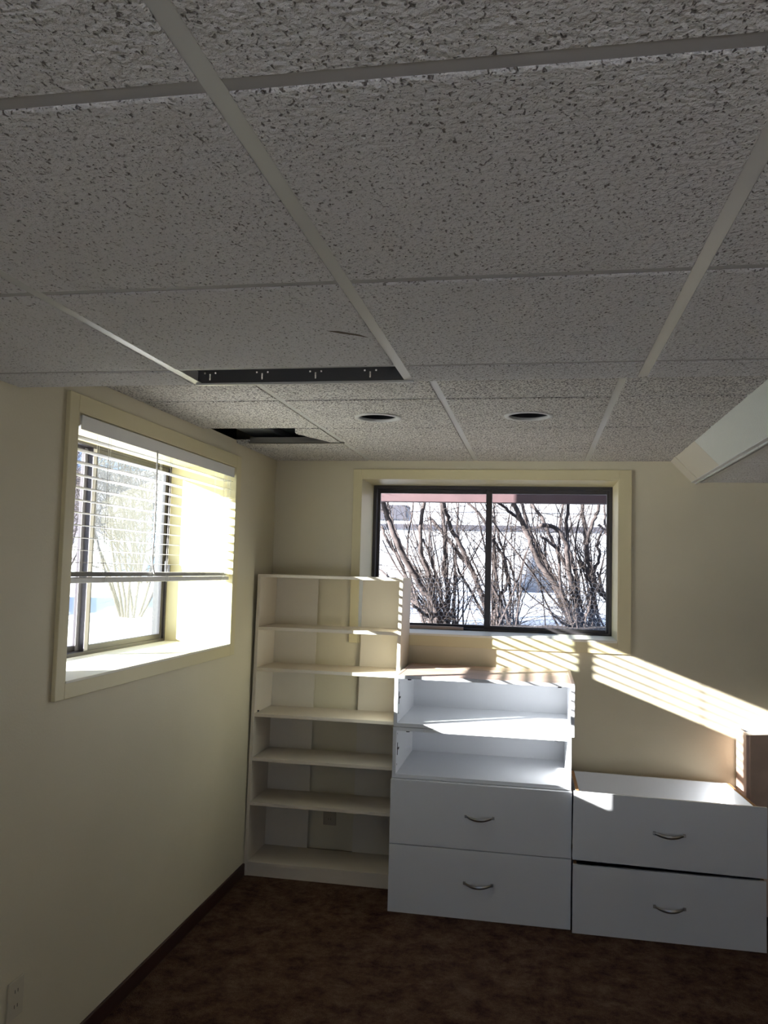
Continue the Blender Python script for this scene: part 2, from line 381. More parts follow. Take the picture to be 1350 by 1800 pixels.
# duct in the space above the broken tile
bm = B(); bx(bm, -1.50, -1.33, 3.3, 4.5, 2.33, 2.50, .01); bx(bm, -1.33, -1.22, 3.62, 4.6, 2.36, 2.52, .02); o = obj('air_duct', bm, DUCT)
tag(o, 'grey metal air duct glimpsed through the hole of the broken ceiling tile', 'duct')
# scuff on a ceiling tile
bm = B(); extrude_poly(bm, [(-.455, 1.70, ZL - .0006), (-.43, 1.705, ZL - .0006), (-.39, 1.735, ZL - .0006), (-.375, 1.76, ZL - .0006), (-.40, 1.74, ZL - .0006), (-.43, 1.722, ZL - .0006)], (0, 0, .0005))
struct('trim_12', bm, STAIN)

for (cx, cy), lab in zip(CANS, ('round recessed ceiling downlight nearer the left window', 'round recessed ceiling downlight above the middle of the back window')):
    t = thing('recessed_downlight', lab, 'ceiling light', (cx, cy, ZH), 'recessed downlights in the raised ceiling')
    n = 40; bm = B(); R = [(CR + .018, ZH - .001), (CR + .016, ZH - .004), (CR + .002, ZH - .005), (CR - .002, ZH - .001), (CR - .002, ZH + .01), (CR + .004, ZH + .01)]
    rings = [[bm.verts.new((cx + r * math.cos(2 * math.pi * k / n), cy + r * math.sin(2 * math.pi * k / n), z)) for k in range(n)] for r, z in R]
    for a, b in zip(rings, rings[1:]):
        for k in range(n): bm.faces.new((a[k], a[(k + 1) % n], b[(k + 1) % n], b[k]))
    obj('trim_ring', bm, TBAR, t, True)
    bm = B(); R = [(CR - .001, ZH + .002)]
    for q in range(6): R += [(CR - .003 - q * .003, ZH + .012 + q * .02), (CR - .001 - q * .003, ZH + .014 + q * .02)]
    R += [(CR - .022, ZH + .14), (.001, ZH + .14)]
    rings = [[bm.verts.new((cx + r * math.cos(2 * math.pi * k / n), cy + r * math.sin(2 * math.pi * k / n), z)) for k in range(n)] for r, z in R]
    for a, b in zip(rings, rings[1:]):
        for k in range(n): bm.faces.new((a[k], a[(k + 1) % n], b[(k + 1) % n], b[k]))
    obj('baffle', bm, DARKCAN, t, True)
    bm = B(); rings = [[bm.verts.new((cx + r * math.cos(2 * math.pi * k / n), cy + r * math.sin(2 * math.pi * k / n), z)) for k in range(n)] for r, z in ((.0795, ZH + .003), (.0795, ZH + .155), (.001, ZH + .155))]
    for a, b in zip(rings, rings[1:]):
        for k in range(n): bm.faces.new((a[k], a[(k + 1) % n], b[(k + 1) % n], b[k]))
    obj('housing', bm, GALV, t, True)

# ------------------------------------------------------------------ back window
def ringbox(bm, a0, a1, c0, c1, wl, wr, wb, wt, d0, d1, axis):
    """rectangular frame; axis y: a is x, c is z, depth is y.  axis x: a is y, depth is x"""
    def q(p0, p1, r0, r1):
        if axis == 'y': bx(bm, p0, p1, d0, d1, r0, r1, .0015)
        else: bx(bm, d0, d1, p0, p1, r0, r1, .0015)
    q(a0, a0 + wl, c0, c1); q(a1 - wr, a1, c0, c1); q(a0 + wl, a1 - wr, c0, c0 + wb); q(a0 + wl, a1 - wr, c1 - wt, c1)
W1 = sempty('window_1', (-.28, YB, BW['z0']))
bm = B(); t = .016
bx(bm, -1.052, BW['x0'] + .002, YB - t, YB - .0005, 1.2265, 2.222, .002); bx(bm, BW['x1'] - .002, .498, YB - t, YB - .0005, 1.2265, 2.222, .002)
bx(bm, BW['x0'] + .002, BW['x1'] - .002, YB - t, YB - .0005, BW['z1'] - .002, 2.222, .002); bx(bm, BW['x0'] + .002, BW['x1'] - .002, YB - t, YB - .0005, 1.2265, BW['z0'] - .004, .002)
obj('casing', bm, TRIM, W1)
bm = B()                                                            # painted lining of the deep reveal
bx(bm, BW['x0'], BW['x0'] + .006, YB - .015, 4.985, BW['z0'], BW['z1']); bx(bm, BW['x1'] - .006, BW['x1'], YB - .015, 4.985, BW['z0'], BW['z1']); bx(bm, BW['x0'] + .006, BW['x1'] - .006, YB - .015, 4.985, BW['z1'] - .006, BW['z1'])
obj('reveal_lining', bm, TRIM, W1)
bm = B(); bx(bm, BW['x0'] + .006, BW['x1'] - .006, YB - .018, 4.985, BW['z0'] - .008, BW['z0'] + .004, .002); obj('sill', bm, SILL, W1)
FY = 4.985
bm = B(); ringbox(bm, BW['x0'], BW['x1'], BW['z0'], BW['z1'], .026, .022, .018, .026, FY, FY + .075, 'y'); obj('window_frame', bm, BRONZE, W1)
bm = B(); ringbox(bm, -.31, .413, 1.308, 2.146, .036, .018, .020, .026, FY + .012, FY + .034, 'y'); obj('sash', bm, BRONZE, W1)
bm = B(); ringbox(bm, -.984, -.275, 1.308, 2.146, .020, .034, .020, .026, FY + .040, FY + .062, 'y'); obj('sash', bm, BRONZE, W1)
bm = B(); bx(bm, -.276, .397, FY + .021, FY + .025, 1.326, 2.122); obj('pane', bm, GLASS, W1)
bm = B(); bx(bm, -.966, -.308, FY + .049, FY + .053, 1.326, 2.122); obj('pane', bm, GLASS, W1)
bm = B(); bx(bm, -.93, -.43, FY - .012, FY + .012, 1.298, 1.316, .002); obj('wood_stop', bm, WOOD, W1)
portal((-.28, FY + .09, 1.73), (math.radians(90), 0, math.radians(180)), 1.4, .86)

# ------------------------------------------------------------------ left window
W2 = sempty('window_2', (XL, 3.23, LW['z0']))
bm = B()
y0, y1, z0, z1 = LW['y0'], LW['y1'], LW['z0'], LW['z1']
bx(bm, XL + .0005, XL + t, 2.438, y0 + .002, 1.196, 2.205, .002); bx(bm, XL + .0005, XL + t, y1 - .002, 4.030, 1.196, 2.205, .002)
bx(bm, XL + .0005, XL + t, y0 + .002, y1 - .002, z1 - .002, 2.205, .002); bx(bm, XL + .0005, XL + t, y0 + .002, y1 - .002, 1.196, z0 - .002, .002)
obj('casing', bm, TRIM, W2)
FX = -1.86
bm = B()
bx(bm, FX, XL + .015, y0, y0 + .005, z0, z1); bx(bm, FX, XL + .015, y1 - .005, y1, z0, z1); bx(bm, FX, XL + .015, y0 + .005, y1 - .005, z1 - .005, z1)
obj('reveal_lining', bm, TRIM, W2)
bm = B(); bx(bm, FX, XL + .018, y0 + .005, y1 - .005, z0 - .006, z0 + .003, .0015); obj('sill', bm, SILL, W2)
bm = B(); ringbox(bm, y0, y1, z0, z1, .022, .018, .018, .016, FX - .068, FX, 'x'); obj('window_frame', bm, BRONZE, W2)
bm = B(); ringbox(bm, 3.212, 3.950, z0 + .015, z1 - .014, .042, .030, .026, .024, FX - .030, FX - .008, 'x'); obj('sash', bm, BRONZE, W2)
bm = B(); bx(bm, FX - .008, FX - .006, 3.212, 3.240, z0 + .02, z1 - .02); obj('lit_sash_strip', bm, ALU_LIT, W2)  # pale strip standing for sun on the meeting stile
bm = B(); ringbox(bm, 2.515, 3.245, z0 + .015, z1 - .014, .030, .036, .026, .024, FX - .060, FX - .038, 'x'); obj('sash', bm, BRONZE, W2)
bm = B(); bx(bm, FX - .038, FX - .036, 3.195, 3.222, z0 + .02, z1 - .02); obj('lit_sash_strip', bm, ALU_LIT, W2)
bm = B(); bx(bm, FX - .021, FX - .017, 3.252, 3.922, z0 + .04, z1 - .046); obj('pane', bm, GLASSD, W2)
bm = B(); bx(bm, FX - .051, FX - .047, 2.543, 3.211, z0 + .04, z1 - .046); obj('pane', bm, GLASS, W2)
bm = B(); bx(bm, FX, FX + .014, 3.925, 3.945, 1.58, 1.66, .003); bx(bm, FX + .004, FX + .028, 3.930, 3.940, 1.60, 1.64, .002); obj('latch', bm, BRONZE, W2)
portal((FX - .09, 3.23, 1.70), (math.radians(90), 0, math.radians(-90)), 1.45, .88)
portal(((FILL_WIN['x0'] + FILL_WIN['x1']) / 2, YN - .21, .64), (math.radians(90), 0, 0), 2.6, 1.12)
bm = B(); ringbox(bm, FILL_WIN['x0'], FILL_WIN['x1'], FILL_WIN['z0'], FILL_WIN['z1'], .04, .04, .04, .04, YN - .15, YN - .1, 'y')
W3 = struct('fill_window_3', bm, BRONZE)  # frame of the added window, daylight fill from behind
bm = B(); bx(bm, FILL_WIN['x0'] + .04, FILL_WIN['x1'] - .04, YN - .13, YN - .126, FILL_WIN['z0'] + .04, FILL_WIN['z1'] - .04); obj('pane', bm, GLASS, W3)

# venetian blind, half raised
bl = thing('venetian_blind', 'half-raised white horizontal venetian blind hanging in the left window', 'blind', (-1.545, 3.23, 2.14))
BY0, BY1, BXc = 2.508, 3.958, -1.545
bm = B(); bx(bm, BXc - .022, BXc + .022, BY0, BY1, 2.106, 2.140, .002); obj('headrail', bm, SLAT, bl)
bm = B(); bx(bm, BXc + .024, BXc + .029, BY0 + .02, BY1, 2.092, 2.141, .0015); obj('valance', bm, SLAT, bl)
for yy in (BY0 - .001, BY1 - .004):
    bm = B(); bx(bm, BXc - .024, BXc + .030, yy, yy + .005, 2.100, 2.144, .001); obj('end_bracket', bm, PLATE, bl)
def slat(bm, z, wd=.049, tilt=.0, arc=.0012):
    cols = []
    for k in range(6):
        u = -1 + 2 * k / 5; x = BXc + u * wd / 2; zz = z - u * wd / 2 * tilt + arc * (1 - u * u)
        cols.append([bm.verts.new((x, y, zz + d)) for y in (BY0 + .006, BY1 - .006) for d in (-.0004, .0004)])
    for a, b in zip(cols, cols[1:]):
        bm.faces.new((a[0], a[2], b[2], b[0])); bm.faces.new((a[1], b[1], b[3], a[3])); bm.faces.new((a[0], b[0], b[1], a[1])); bm.faces.new((a[2], a[3], b[3], b[2]))
    bm.faces.new((cols[0][0], cols[0][1], cols[0][3], cols[0][2])); bm.faces.new((cols[-1][0], cols[-1][2], cols[-1][3], cols[-1][1]))
bm = B()
for k in range(11): slat(bm, 2.070 - k * .0428)
obj('slats', bm, SLAT, bl, True)
bm = B()
for k in range(7): slat(bm, 1.610 - k * .0024, .044, .0, .0010)
obj('slat_stack', bm, SLAT, bl, True)
bm = B(); bx(bm, BXc - .022, BXc + .022, BY0 + .004, BY1 - .004, 1.573, 1.592, .003); obj('bottom_rail', bm, SLAT, bl)
for yy in (2.72, 3.23, 3.83):
    bm = B()
    for xx in (BXc - .023, BXc + .023):
        tube(bm, [(xx, yy, 2.10), (xx, yy + .0005, 1.85), (xx, yy, 1.575)], .0008, 5)
        tube(bm, [(xx, yy + .014, 2.10), (xx, yy + .0145, 1.85), (xx, yy + .014, 1.575)], .0006, 5)
    tube(bm, bez([(BXc + .024, yy, 1.60), (BXc + .034, yy + .006, 1.592), (BXc + .030, yy + .016, 1.580), (BXc + .022, yy + .010, 1.572)]), .0008, 5)
    obj('ladder_cord', bm, CORD, bl)
bm = B()
for dy in (0, .012, .03, .042): tube(bm, bez([(BXc + .031, 3.86 + dy, 2.10), (BXc + .033, 3.862 + dy, 1.9), (BXc + .031, 3.863 + dy * .7, 1.66), (BXc + .034, 3.867, 1.58)]), .0007, 5)
obj('lift_cord', bm, CORD, bl)
bm = B(); tube(bm, bez([(BXc + .033, 3.084, 2.10), (BXc + .035, 3.084, 1.8), (BXc + .034, 3.080, 1.66), (BXc + .036, 3.10, 1.60)]), .0035, 8); obj('tilt_wand', bm, CORD, bl, True)

# ------------------------------------------------------------------ bookshelf
def skew(o_bm, k=.013):
    for v in o_bm.verts: v.co.x += k * (v.co.z - .8)
bs = thing('bookshelf', 'tall narrow cream bookshelf with empty shelves standing in the corner', 'bookshelf', (-1.11, 4.48, 0))
SX0, SX1, SY0, SY1 = -1.512, -.708, 4.33, 4.625
for x0, x1 in ((SX0, SX0 + .018), (SX1 - .018, SX1)):
    bm = B(); bx(bm, x0, x1, SY0, SY1, 0, 1.604, .001); skew(bm); obj('side_panel', bm, SHELF, bs)
bm = B(); bx(bm, SX0 + .018, SX1 - .018, SY0, SY1, 1.588, 1.604, .001); skew(bm); obj('top_panel', bm, SHELF, bs)
for z in (1.311, 1.090, .846, .611, .377, .066):
    bm = B(); bx(bm, SX0 + .018, SX1 - .018, SY0 + .002, SY1 - .006, z - .010, z + .008, .001); skew(bm); obj('shelf', bm, SHELF, bs)
bm = B(); bx(bm, SX0 + .018, SX1 - .018, SY0 + .004, SY0 + .018, .0, .056, .001); skew(bm); obj('kick_board', bm, SHELF, bs)
for x0, x1 in ((SX0 + .018, -1.245), (-.985, SX1 - .018)):
    bm = B(); bx(bm, x0, x1, SY1 - .005, SY1 - .001, .066, 1.595); skew(bm); obj('back_strip', bm, HARD, bs)
bm = B(); bx(bm, SX0 + .019, SX0 + .026, 4.375, 4.387, .856, .862); skew(bm); obj('shelf_pin', bm, SLOT, bs)

# ------------------------------------------------------------------ cabinets
def bow_handle(cx, y, z, parent, span=.13, rise=.028):
    bm = B(); n = 22; prev = None
    for k in range(n + 1):
        u = -1 + 2 * k / n; x = cx + u * span / 2; d = rise * math.cos(u * math.pi / 2) ** .7 if abs(u) < 1 else 0; h = .0045 + .0035 * (1 - u * u); th = .004
        zz = z - .009 * (1 - u * u) + .003
        r = [bm.verts.new((x, y - d - th, zz - h)), bm.verts.new((x, y - d - th * 1.5, zz)), bm.verts.new((x, y - d - th, zz + h)), bm.verts.new((x, y - d + .0005, zz + h * .8)), bm.verts.new((x, y - d + .0005, zz - h * .8))]
        if prev:
            for q in range(5): bm.faces.new((prev[q], prev[(q + 1) % 5], r[(q + 1) % 5], r[q]))
        else: bm.faces.new(r[::-1])
        prev = r
    bm.faces.new(prev)
    for s in (-1, 1): bx(bm, cx + s * span / 2 - .006, cx + s * span / 2 + .006, y - .008, y - .0005, z - .005, z + .009, .001)
    return obj('handle', bm, STEEL, parent, False)
def drawer_unit(lab, x0, x1, y0, y1, z0, z1, hx, hz, lid=True, dimple=False, front_x=None):
    t = thing('drawer_unit', lab, 'drawer unit', ((x0 + x1) / 2, (y0 + y1) / 2, z0), 'white single-drawer units')
    th = .016; fx0, fx1 = front_x or (x0 - .001, x1 + .001)
    for a, b in ((x0, x0 + th), (x1 - th, x1)):
        bm = B(); bx(bm, a, b, y0 + .018, y1, z0, z1, .0008)
        if not lid and z0 > .1:
            for v in bm.verts:                                       # side tops fall away towards the back
                if v.co.z > z1 - .01: v.co.z -= .020 * (v.co.y - y0) / (y1 - y0)
        o = obj('side_panel', bm, [WHITE, RAW], t)
        for f in o.data.polygons:                                    # raw brown cut edges on top where there is no lid
            if not lid and (f.normal.z > .7): f.material_index = 1
    bm = B(); bx(bm, x0 + th, x1 - th, y1 - .012, y1, z0, z1 - (.020 if (not lid and z0 > .1) else 0), .0008); obj('back_panel', bm, WHITE, t)
    bm = B(); bx(bm, x0 + th, x1 - th, y0 + .018, y1 - .012, z0 + .003, z0 + th); obj('bottom_panel', bm, WHITE, t)
    if lid: bm = B(); bx(bm, x0 + th, x1 - th, y0 + .018, y1 - .012, z1 - th, z1, .0008); obj('top_panel', bm, WHITE, t)
    bm = B(); bx(bm, fx0, fx1, y0, y0 + .0165, z0 + .001, z1 + (.002 if not lid else -.001), .0012); f = obj('drawer_front', bm, WHITE, t)
    bow_handle(hx, y0, hz, f)
    return t
drawer_unit('white drawer unit on the carpet beside the bookshelf, lowest of the left stack', -.690, .172, 4.06, 4.60, 0, .321, -.258, .167)
drawer_unit('white drawer unit directly under the open box units, second from floor in left stack', -.690, .172, 4.06, 4.60, .322, .628, -.256, .478)
def open_box(lab, x0, x1, y0, y1, z0, z1, wood=False):
    t = thing('open_box_unit', lab, 'cabinet', ((x0 + x1) / 2, (y0 + y1) / 2, z0), 'open-front white box units on the left stack'); th = .018
    tb = z1 - th
    for a, b in ((x0, x0 + th), (x1 - th, x1)):
        bm = B(); bx(bm, a, b, y0, y1, z0, z1, .0008); o = obj('side_panel', bm, [WHITE, WOOD], t)
        if wood:
            for f in o.data.polygons:
                if f.normal.z > .7: f.material_index = 1
    bm = B(); bx(bm, x0 + th, x1 - th, y0, y1, z0, z0 + th, .0008); obj('bottom_panel', bm, WHITE, t)
    bm = B(); bx(bm, x0 + th, x1 - th, y0, y1, tb, z1 - (.001 if wood else 0), .0008); o = obj('top_panel', bm, [WHITE, WOOD], t)
    if wood:
        for f in o.data.polygons:
            if f.normal.z > .7: f.material_index = 1
        bm = B(); bx(bm, x0 + .02, x1 - .02, y1 - .20, y1 - .195, z1 - .0015, z1 + .0006); obj('seam_strip', bm, BROWN, o)
    bm = B(); bx(bm, x0 + th, x1 - th, y1 - .008, y1 - .002, z0 + th, tb); obj('back_panel', bm, WHITE, t)
    zc = (z0 + z1) / 2 + .01
    bm = B(); bx(bm, x0 + th, x0 + th + .002, y0 + .030, y0 + .038, zc - .030, zc + .030); bx(bm, x0 + th, x0 + th + .005, y0 + .034, y0 + .062, zc - .004, zc + .004, .001)
    obj('hinge_plate', bm, GALV, t)
    for dz in (-.075, .075):
        bm = B(); bx(bm, x0 + th, x0 + th + .0004, y0 + .028, y0 + .033, zc + dz - .004, zc + dz + .004); obj('peg_hole', bm, SLOT, t)
    for xx in (x0 + .07, x1 - .07):
        bm = B(); tube(bm, [(xx, y0 + .03, tb), (xx, y0 + .03, tb - .008)], .009, 12); obj('cam_fitting', bm, BLACK, t)
    return t
open_box('open white box unit sitting directly on the left drawers, below the wood-topped one', -.690, .170, 4.085, 4.645, .630, .874)
open_box('open white box unit with pinkish wood top, topmost of the left stack', -.688, .183, 4.085, 4.645, .876, 1.128, True)

drawer_unit('white drawer unit on the carpet right of the tall stack, with a gap above', .182, 1.016, 4.03, 4.56, 0, .306, .607, .155, False, front_x=(.179, 1.019))
tu = drawer_unit('lidless white drawer unit tilted on the right-hand lower drawers', .186, .985, 4.028, 4.60, .3245, .632, .603, .478, False, front_x=(.176, 1.022))
# tilt it: it leans down to the right so a wedge of darkness shows below at the left
piv = Vector((.5, 4.2, .3235))
tu.rotation_euler = (math.radians(-1.2), math.radians(.75), 0)
tu.location.z -= .006

# brown cabinet standing against the wall at the right edge
bc = thing('wooden_cabinet', 'brown wood cabinet with angled front and white inset top at the right edge', 'cabinet', (1.25, 4.55, 0))
ZC = .876
def board(name, m, x0, y0, x1, y1, z0, z1, th):
    """upright board whose face runs from (x0,y0) to (x1,y1), thickness going back"""
    d = Vector((x1 - x0, y1 - y0, 0)).normalized(); n = Vector((-d.y, d.x, 0)) * th; bm = B()
    extrude_poly(bm, [(x0, y0, z0), (x1, y1, z0), (x1 + n.x, y1 + n.y, z0), (x0 + n.x, y0 + n.y, z0)], (0, 0, z1 - z0)); return obj(name, bm, m, bc)
bm = B(); bx(bm, 1.028, 1.044, 4.425, 4.640, 0, ZC, .001); obj('side_panel', bm, WOOD, bc)
board('front_panel', BROWN, 1.045, 4.420, 1.438, 4.580, 0, ZC, .014)
bm = B(); bx(bm, 1.440, 1.456, 4.575, 4.640, 0, ZC, .001); obj('side_panel', bm, WOOD, bc)
bm = B(); bx(bm, 1.046, 1.44, 4.627, 4.639, 0, ZC, .001); obj('back_panel', bm, WHITE, bc)
bm = B(); extrude_poly(bm, [(1.045, 4.438, .845), (1.438, 4.597, .845), (1.438, 4.626, .845), (1.045, 4.626, .845)], (0, 0, .014)); obj('top_panel', bm, WHITE, bc)

# electrical outlets on the walls
def outlet(lab, origin, ax, m, z0, z1, a0, a1):
    t = thing('electrical_outlet', lab, 'outlet', origin)
    bm = B()
    if ax == 'x': bx(bm, XL + .0003, XL + .006, a0, a1, z0, z1, .002)
    else: bx(bm, a0, a1, YB - .006, YB - .0003, z0, z1, .002)
    obj('cover_plate', bm, m, t); ac = (a0 + a1) / 2; zc = (z0 + z1) / 2
    for s in (-1, 1):
        bm = B()
        for d in (-.007, .007):
            if ax == 'x': bx(bm, XL + .006, XL + .0065, ac + d - .001, ac + d + .001, zc + s * .022 - .005, zc + s * .022 + .005)
            else: bx(bm, ac + d - .001, ac + d + .001, YB - .0065, YB - .006, zc + s * .022 - .005, zc + s * .022 + .005)
        obj('socket', bm, SLOT, t)
outlet('ivory electrical outlet low on the left wall', (XL, 2.335, .335), 'x', PLATE, .280, .392, 2.296, 2.372)
outlet('brown electrical outlet on back wall behind the bookshelf', (-1.135, YB, .26), 'y', PLATED, .200, .312, -1.172, -1.098)

# ------------------------------------------------------------------ outdoors
gz = 1.19
def ground_h(x, y):
    h = gz + .02 * math.sin(x * 1.3 + y) + .015 * math.sin(y * 2.1 - x * .7)
    if y > 7.2: h += min(.24, (y - 7.2) * .07)
    if x < -2.5: h += -.05
    if y < 0: h += -(gz + .06) * min(1, -y / 2.0)  # ground lowered out of view so sunlit snow brightens the ceiling
    return h
bm = B(); xs = [-26, -18, -14, -12, -10, -8, -7, -6, -5, -4, -3, -2.4, XO, -1, 0, 1, 2, 3, XR + .2, 5, 7, 10, 14]; ys = [-16, -12, -9, -7, -5, -3.5, YN - .2, -1, 0, 1, 2, 3, 4, YO, 5.6, 6.2, 6.8, 7.4, 8, 9, 10, 12, 14, 17, 22, 30]
G = {}
def gv(x, y):
    if (x, y) not in G: G[(x, y)] = bm.verts.new((x, y, ground_h(x, y)))
    return G[(x, y)]
for i in range(len(xs) - 1):
    for j in range(len(ys) - 1):
        if xs[i] >= XO and xs[i + 1] <= XR + .2 and ys[j] >= YN - .2 and ys[j + 1] <= YO: continue
        bm.faces.new((gv(xs[i], ys[j]), gv(xs[i + 1], ys[j]), gv(xs[i + 1], ys[j + 1]), gv(xs[i], ys[j + 1])))
o = struct('ground', bm, SNOW)
for p_ in o.data.polygons: p_.use_smooth = True
# strip of dead leaves under the bushes
bm = B(); n = 40
rows = []
for j in range(9):
    yy = YO + .02 + j * .24
    rows.append([bm.verts.new((-2.3 + 4.8 * i / n, yy + (.12 * math.sin(i * 1.7) if j == 8 else 0), ground_h(-2.3 + 4.8 * i / n, yy) + .012 + .015 * random.random() - (.05 if j == 8 else 0))) for i in range(n + 1)])
for a, b in zip(rows, rows[1:]):
    for i in range(n): bm.faces.new((a[i], a[i + 1], b[i + 1], b[i]))
o = obj('leaf_litter', bm, LEAF); o['kind'] = 'stuff'; tag(o, 'dark dead leaves and twigs on the ground below the back window', 'leaves')

# neighbour's white siding wall behind the bushes
g = thing('garage', 'white sided garage with a grey belt board beyond the snow', 'building', (0, 11, 1.3))
bm = B(); z = 1.0; y = 11.0
while z < 4.4:
    extrude_poly(bm, [(-4.2, y, z), (-4.2, y - .018, z), (-4.2, y, z + .24), (-4.2, y + .15, z + .24), (-4.2, y + .15, z)], (14.2, 0, 0)); z += .24
obj('siding', bm, SIDING, g)
bm = B(); bx(bm, -4.2, 10, 10.96, 11.0, 2.205, 2.265); obj('belt_board', bm, BELT, g)
bm = B(); bx(bm, -3.3, -1.75, 10.95, 11.0, 2.33, 2.52); obj('window', bm, BELT, g)
# timber beam on posts
b_ = thing('timber_beam', 'reddish brown timber beam crossing the top of the back window view', 'beam', (0, 6.22, gz))
bm = B(); bx(bm, -2.5, 3.2, 6.2, 6.29, 2.168, 2.232, .003); obj('beam', bm, BEAM, b_)
for xx in (-2.45, 3.15):
    bm = B(); bx(bm, xx - .04, xx + .04, 6.205, 6.285, gz - .05, 2.168, .003); obj('post', bm, BEAM, b_)

# ---- shrubs: stems traced as real three-dimensional canes with their own depth and thickness
def world_at(px, py, Y):
    d = FW + RT * ((px - 675) / 1452.83) - UP * ((py - 900) / 1452.83); t_ = Y / d.y
    return Vector((0, 0, CZ)) + d * t_
def twigs(bm, base, dirv, length, r, depth):
    n = 5; p = base.copy(); d = dirv.normalized(); pts = [p.copy()]
    for k in range(n):
        d = (d + Vector((random.gauss(0, .22), random.gauss(0, .22), random.gauss(.03, .16)))).normalized(); p = p + d * length / n; pts.append(p.copy())
        if depth > 0 and random.random() < .55:
            s = Vector((random.gauss(0, 1), random.gauss(0, .8), random.gauss(.2, .8)))
            twigs(bm, p, (d + s * .8), length * random.uniform(.35, .6), r * .6, depth - 1)
    tube(bm, pts, [r * (1 - .7 * k / n) for k in range(n + 1)], 4 if r > .002 else 3, False)
def shrub(lab, stems, off, sc, depth0, seed, ntw=60, basal=None):
    random.seed(seed)
    first = stems[0][0][-1]; bp = world_at(off[0] + first[0] / sc, off[1] + first[1] / sc, depth0)
    t = thing('bare_shrub', lab, 'shrub', (bp.x, bp.y, ground_h(bp.x, bp.y)), 'leafless shrubs outside the back window')
    bm = B(); tw = B()
    for pts, wdt, dy in stems:
        ctrl = []; m = len(pts)
        for i, (u, v) in enumerate(pts):
            Y = depth0 + dy * (1 - i / max(1, m - 1)) + random.uniform(-.03, .03)   # canes spread in depth as they rise
            ctrl.append(world_at(off[0] + u / sc, off[1] + v / sc, Y))
        # carry the cane on to the ground and up past the lintel
        if pts[-1][1] > 1150: e = ctrl[-1].copy(); e.z = ground_h(e.x, e.y) - .02; ctrl.append(e)
        if pts[0][1] < 300: e = ctrl[0] + (ctrl[0] - ctrl[1]).normalized() * .7; ctrl.insert(0, e)
        C = bez(ctrl, 5); r0 = wdt / sc / 1452.83 * depth0 * .62
        C = [c + Vector((random.gauss(0, .004), random.gauss(0, .004), 0)) for c in C]
        tube(bm, C, [r0 * (.72 + .45 * k / len(C)) for k in range(len(C))], 8)
        for _ in range(int(3 + len(C) * .35)):
            k = random.randrange(1, len(C) - 1); d = (C[k - 1] - C[k]).normalized()
            s = Vector((random.gauss(0, 1), random.gauss(0, .7), random.gauss(.1, .6)))
            twigs(tw, C[k], d * .8 + s * .7, random.uniform(.15, .5), random.uniform(.0015, .0035), 2)
    if basal:
        for _ in range(basal[2]):
            q = world_at(basal[0] + random.gauss(0, 14), basal[1], depth0 + random.uniform(-.1, .15)); q.z = ground_h(q.x, q.y) - .01
            twigs(tw, q, Vector((random.gauss(-.1, .45), random.gauss(0, .4), 1.4)), random.uniform(.25, .9), random.uniform(.0025, .006), 2)
    for q_ in range(15):                                             # thinner canes fanning up from the same root
        b0 = Vector((bp.x + random.gauss(0, .10), bp.y + random.uniform(-.15, .3), 0)); b0.z = ground_h(b0.x, b0.y) - .02
        d = Vector((random.gauss(-.18, .34), random.gauss(0, .22), 1)).normalized(); L_ = random.uniform(.6, 1.5); P_ = [b0]; p = b0.copy()
        for k in range(7):
            d = (d + Vector((random.gauss(0, .09), random.gauss(0, .09), .04))).normalized(); p = p + d * L_ / 7; P_.append(p.copy())
            if k > 1: twigs(tw, p, d + Vector((random.gauss(0, .7), random.gauss(0, .6), random.gauss(.2, .4))), random.uniform(.12, .4), random.uniform(.0015, .003), 2)
        r0 = random.uniform(.004, .011); tube(bm, bez(P_, 3), [r0 * (1 - .6 * k / 22) for k in range(22)], 6)
    obj('canes', bm, BARK, t, True); obj('twigs', tw, TWIG, t)
R3, S3 = (640, 840), 5.625
R4, S4 = (850, 840), 5.19
shrub('leaning grey-barked leafless shrub filling the left half of the back window',
      [([(185, 240), (230, 380), (340, 680), (480, 930), (560, 1090), (690, 1230), (720, 1420)], 50, -.3),
       ([(175, 480), (250, 650), (350, 800), (420, 1000), (520, 1230), (620, 1320), (650, 1430)], 32, .2),
       ([(590, 250), (560, 480), (560, 740), (640, 960), (690, 1180), (690, 1430)], 36, -.25),
       ([(370, 700), (500, 900), (560, 1000), (650, 1250), (680, 1420)], 20, .3),
       ([(230, 250), (300, 500), (430, 820), (520, 960), (640, 1180), (700, 1420)], 22, .5),
       ([(640, 560), (650, 760), (740, 1050), (750, 1400)], 16, .2),
       ([(580, 600), (680, 850), (760, 1150), (790, 1350)], 22, -.1),
       ([(440, 1080), (500, 1230), (600, 1330), (690, 1430)], 50, .1),
       ([(470, 1250), (560, 1320), (650, 1400)], 30, -.2),
       ([(140, 900), (240, 980), (400, 1150), (560, 1330), (600, 1420)], 20, .5)], R3, S3, 6.70, 3, basal=(757, 1090, 9))
shrub('upright leafless shrub with crossing canes just left of the window mullion',
      [([(760, 260), (800, 560), (790, 900), (830, 1100), (815, 1420)], 38, .1),
       ([(790, 260), (850, 480), (980, 720), (1100, 1000), (1190, 1250), (1230, 1400)], 38, -.3),
       ([(640, 390), (830, 600), (930, 740), (1090, 950), (1150, 1130), (1215, 1300), (1240, 1420)], 38, .2),
       ([(900, 740), (930, 900), (1050, 1110), (1190, 1370)], 20, 0),
       ([(1040, 260), (1130, 350), (1200, 450), (1280, 640), (1300, 1000), (1290, 1400)], 28, .4),
       ([(830, 1000), (890, 1090), (880, 1250), (850, 1400)], 22, 0),
       ([(920, 250), (925, 520), (900, 800), (905, 1100), (880, 1400)], 14, .6)], R3, S3, 6.85, 4, basal=(790, 1092, 8))
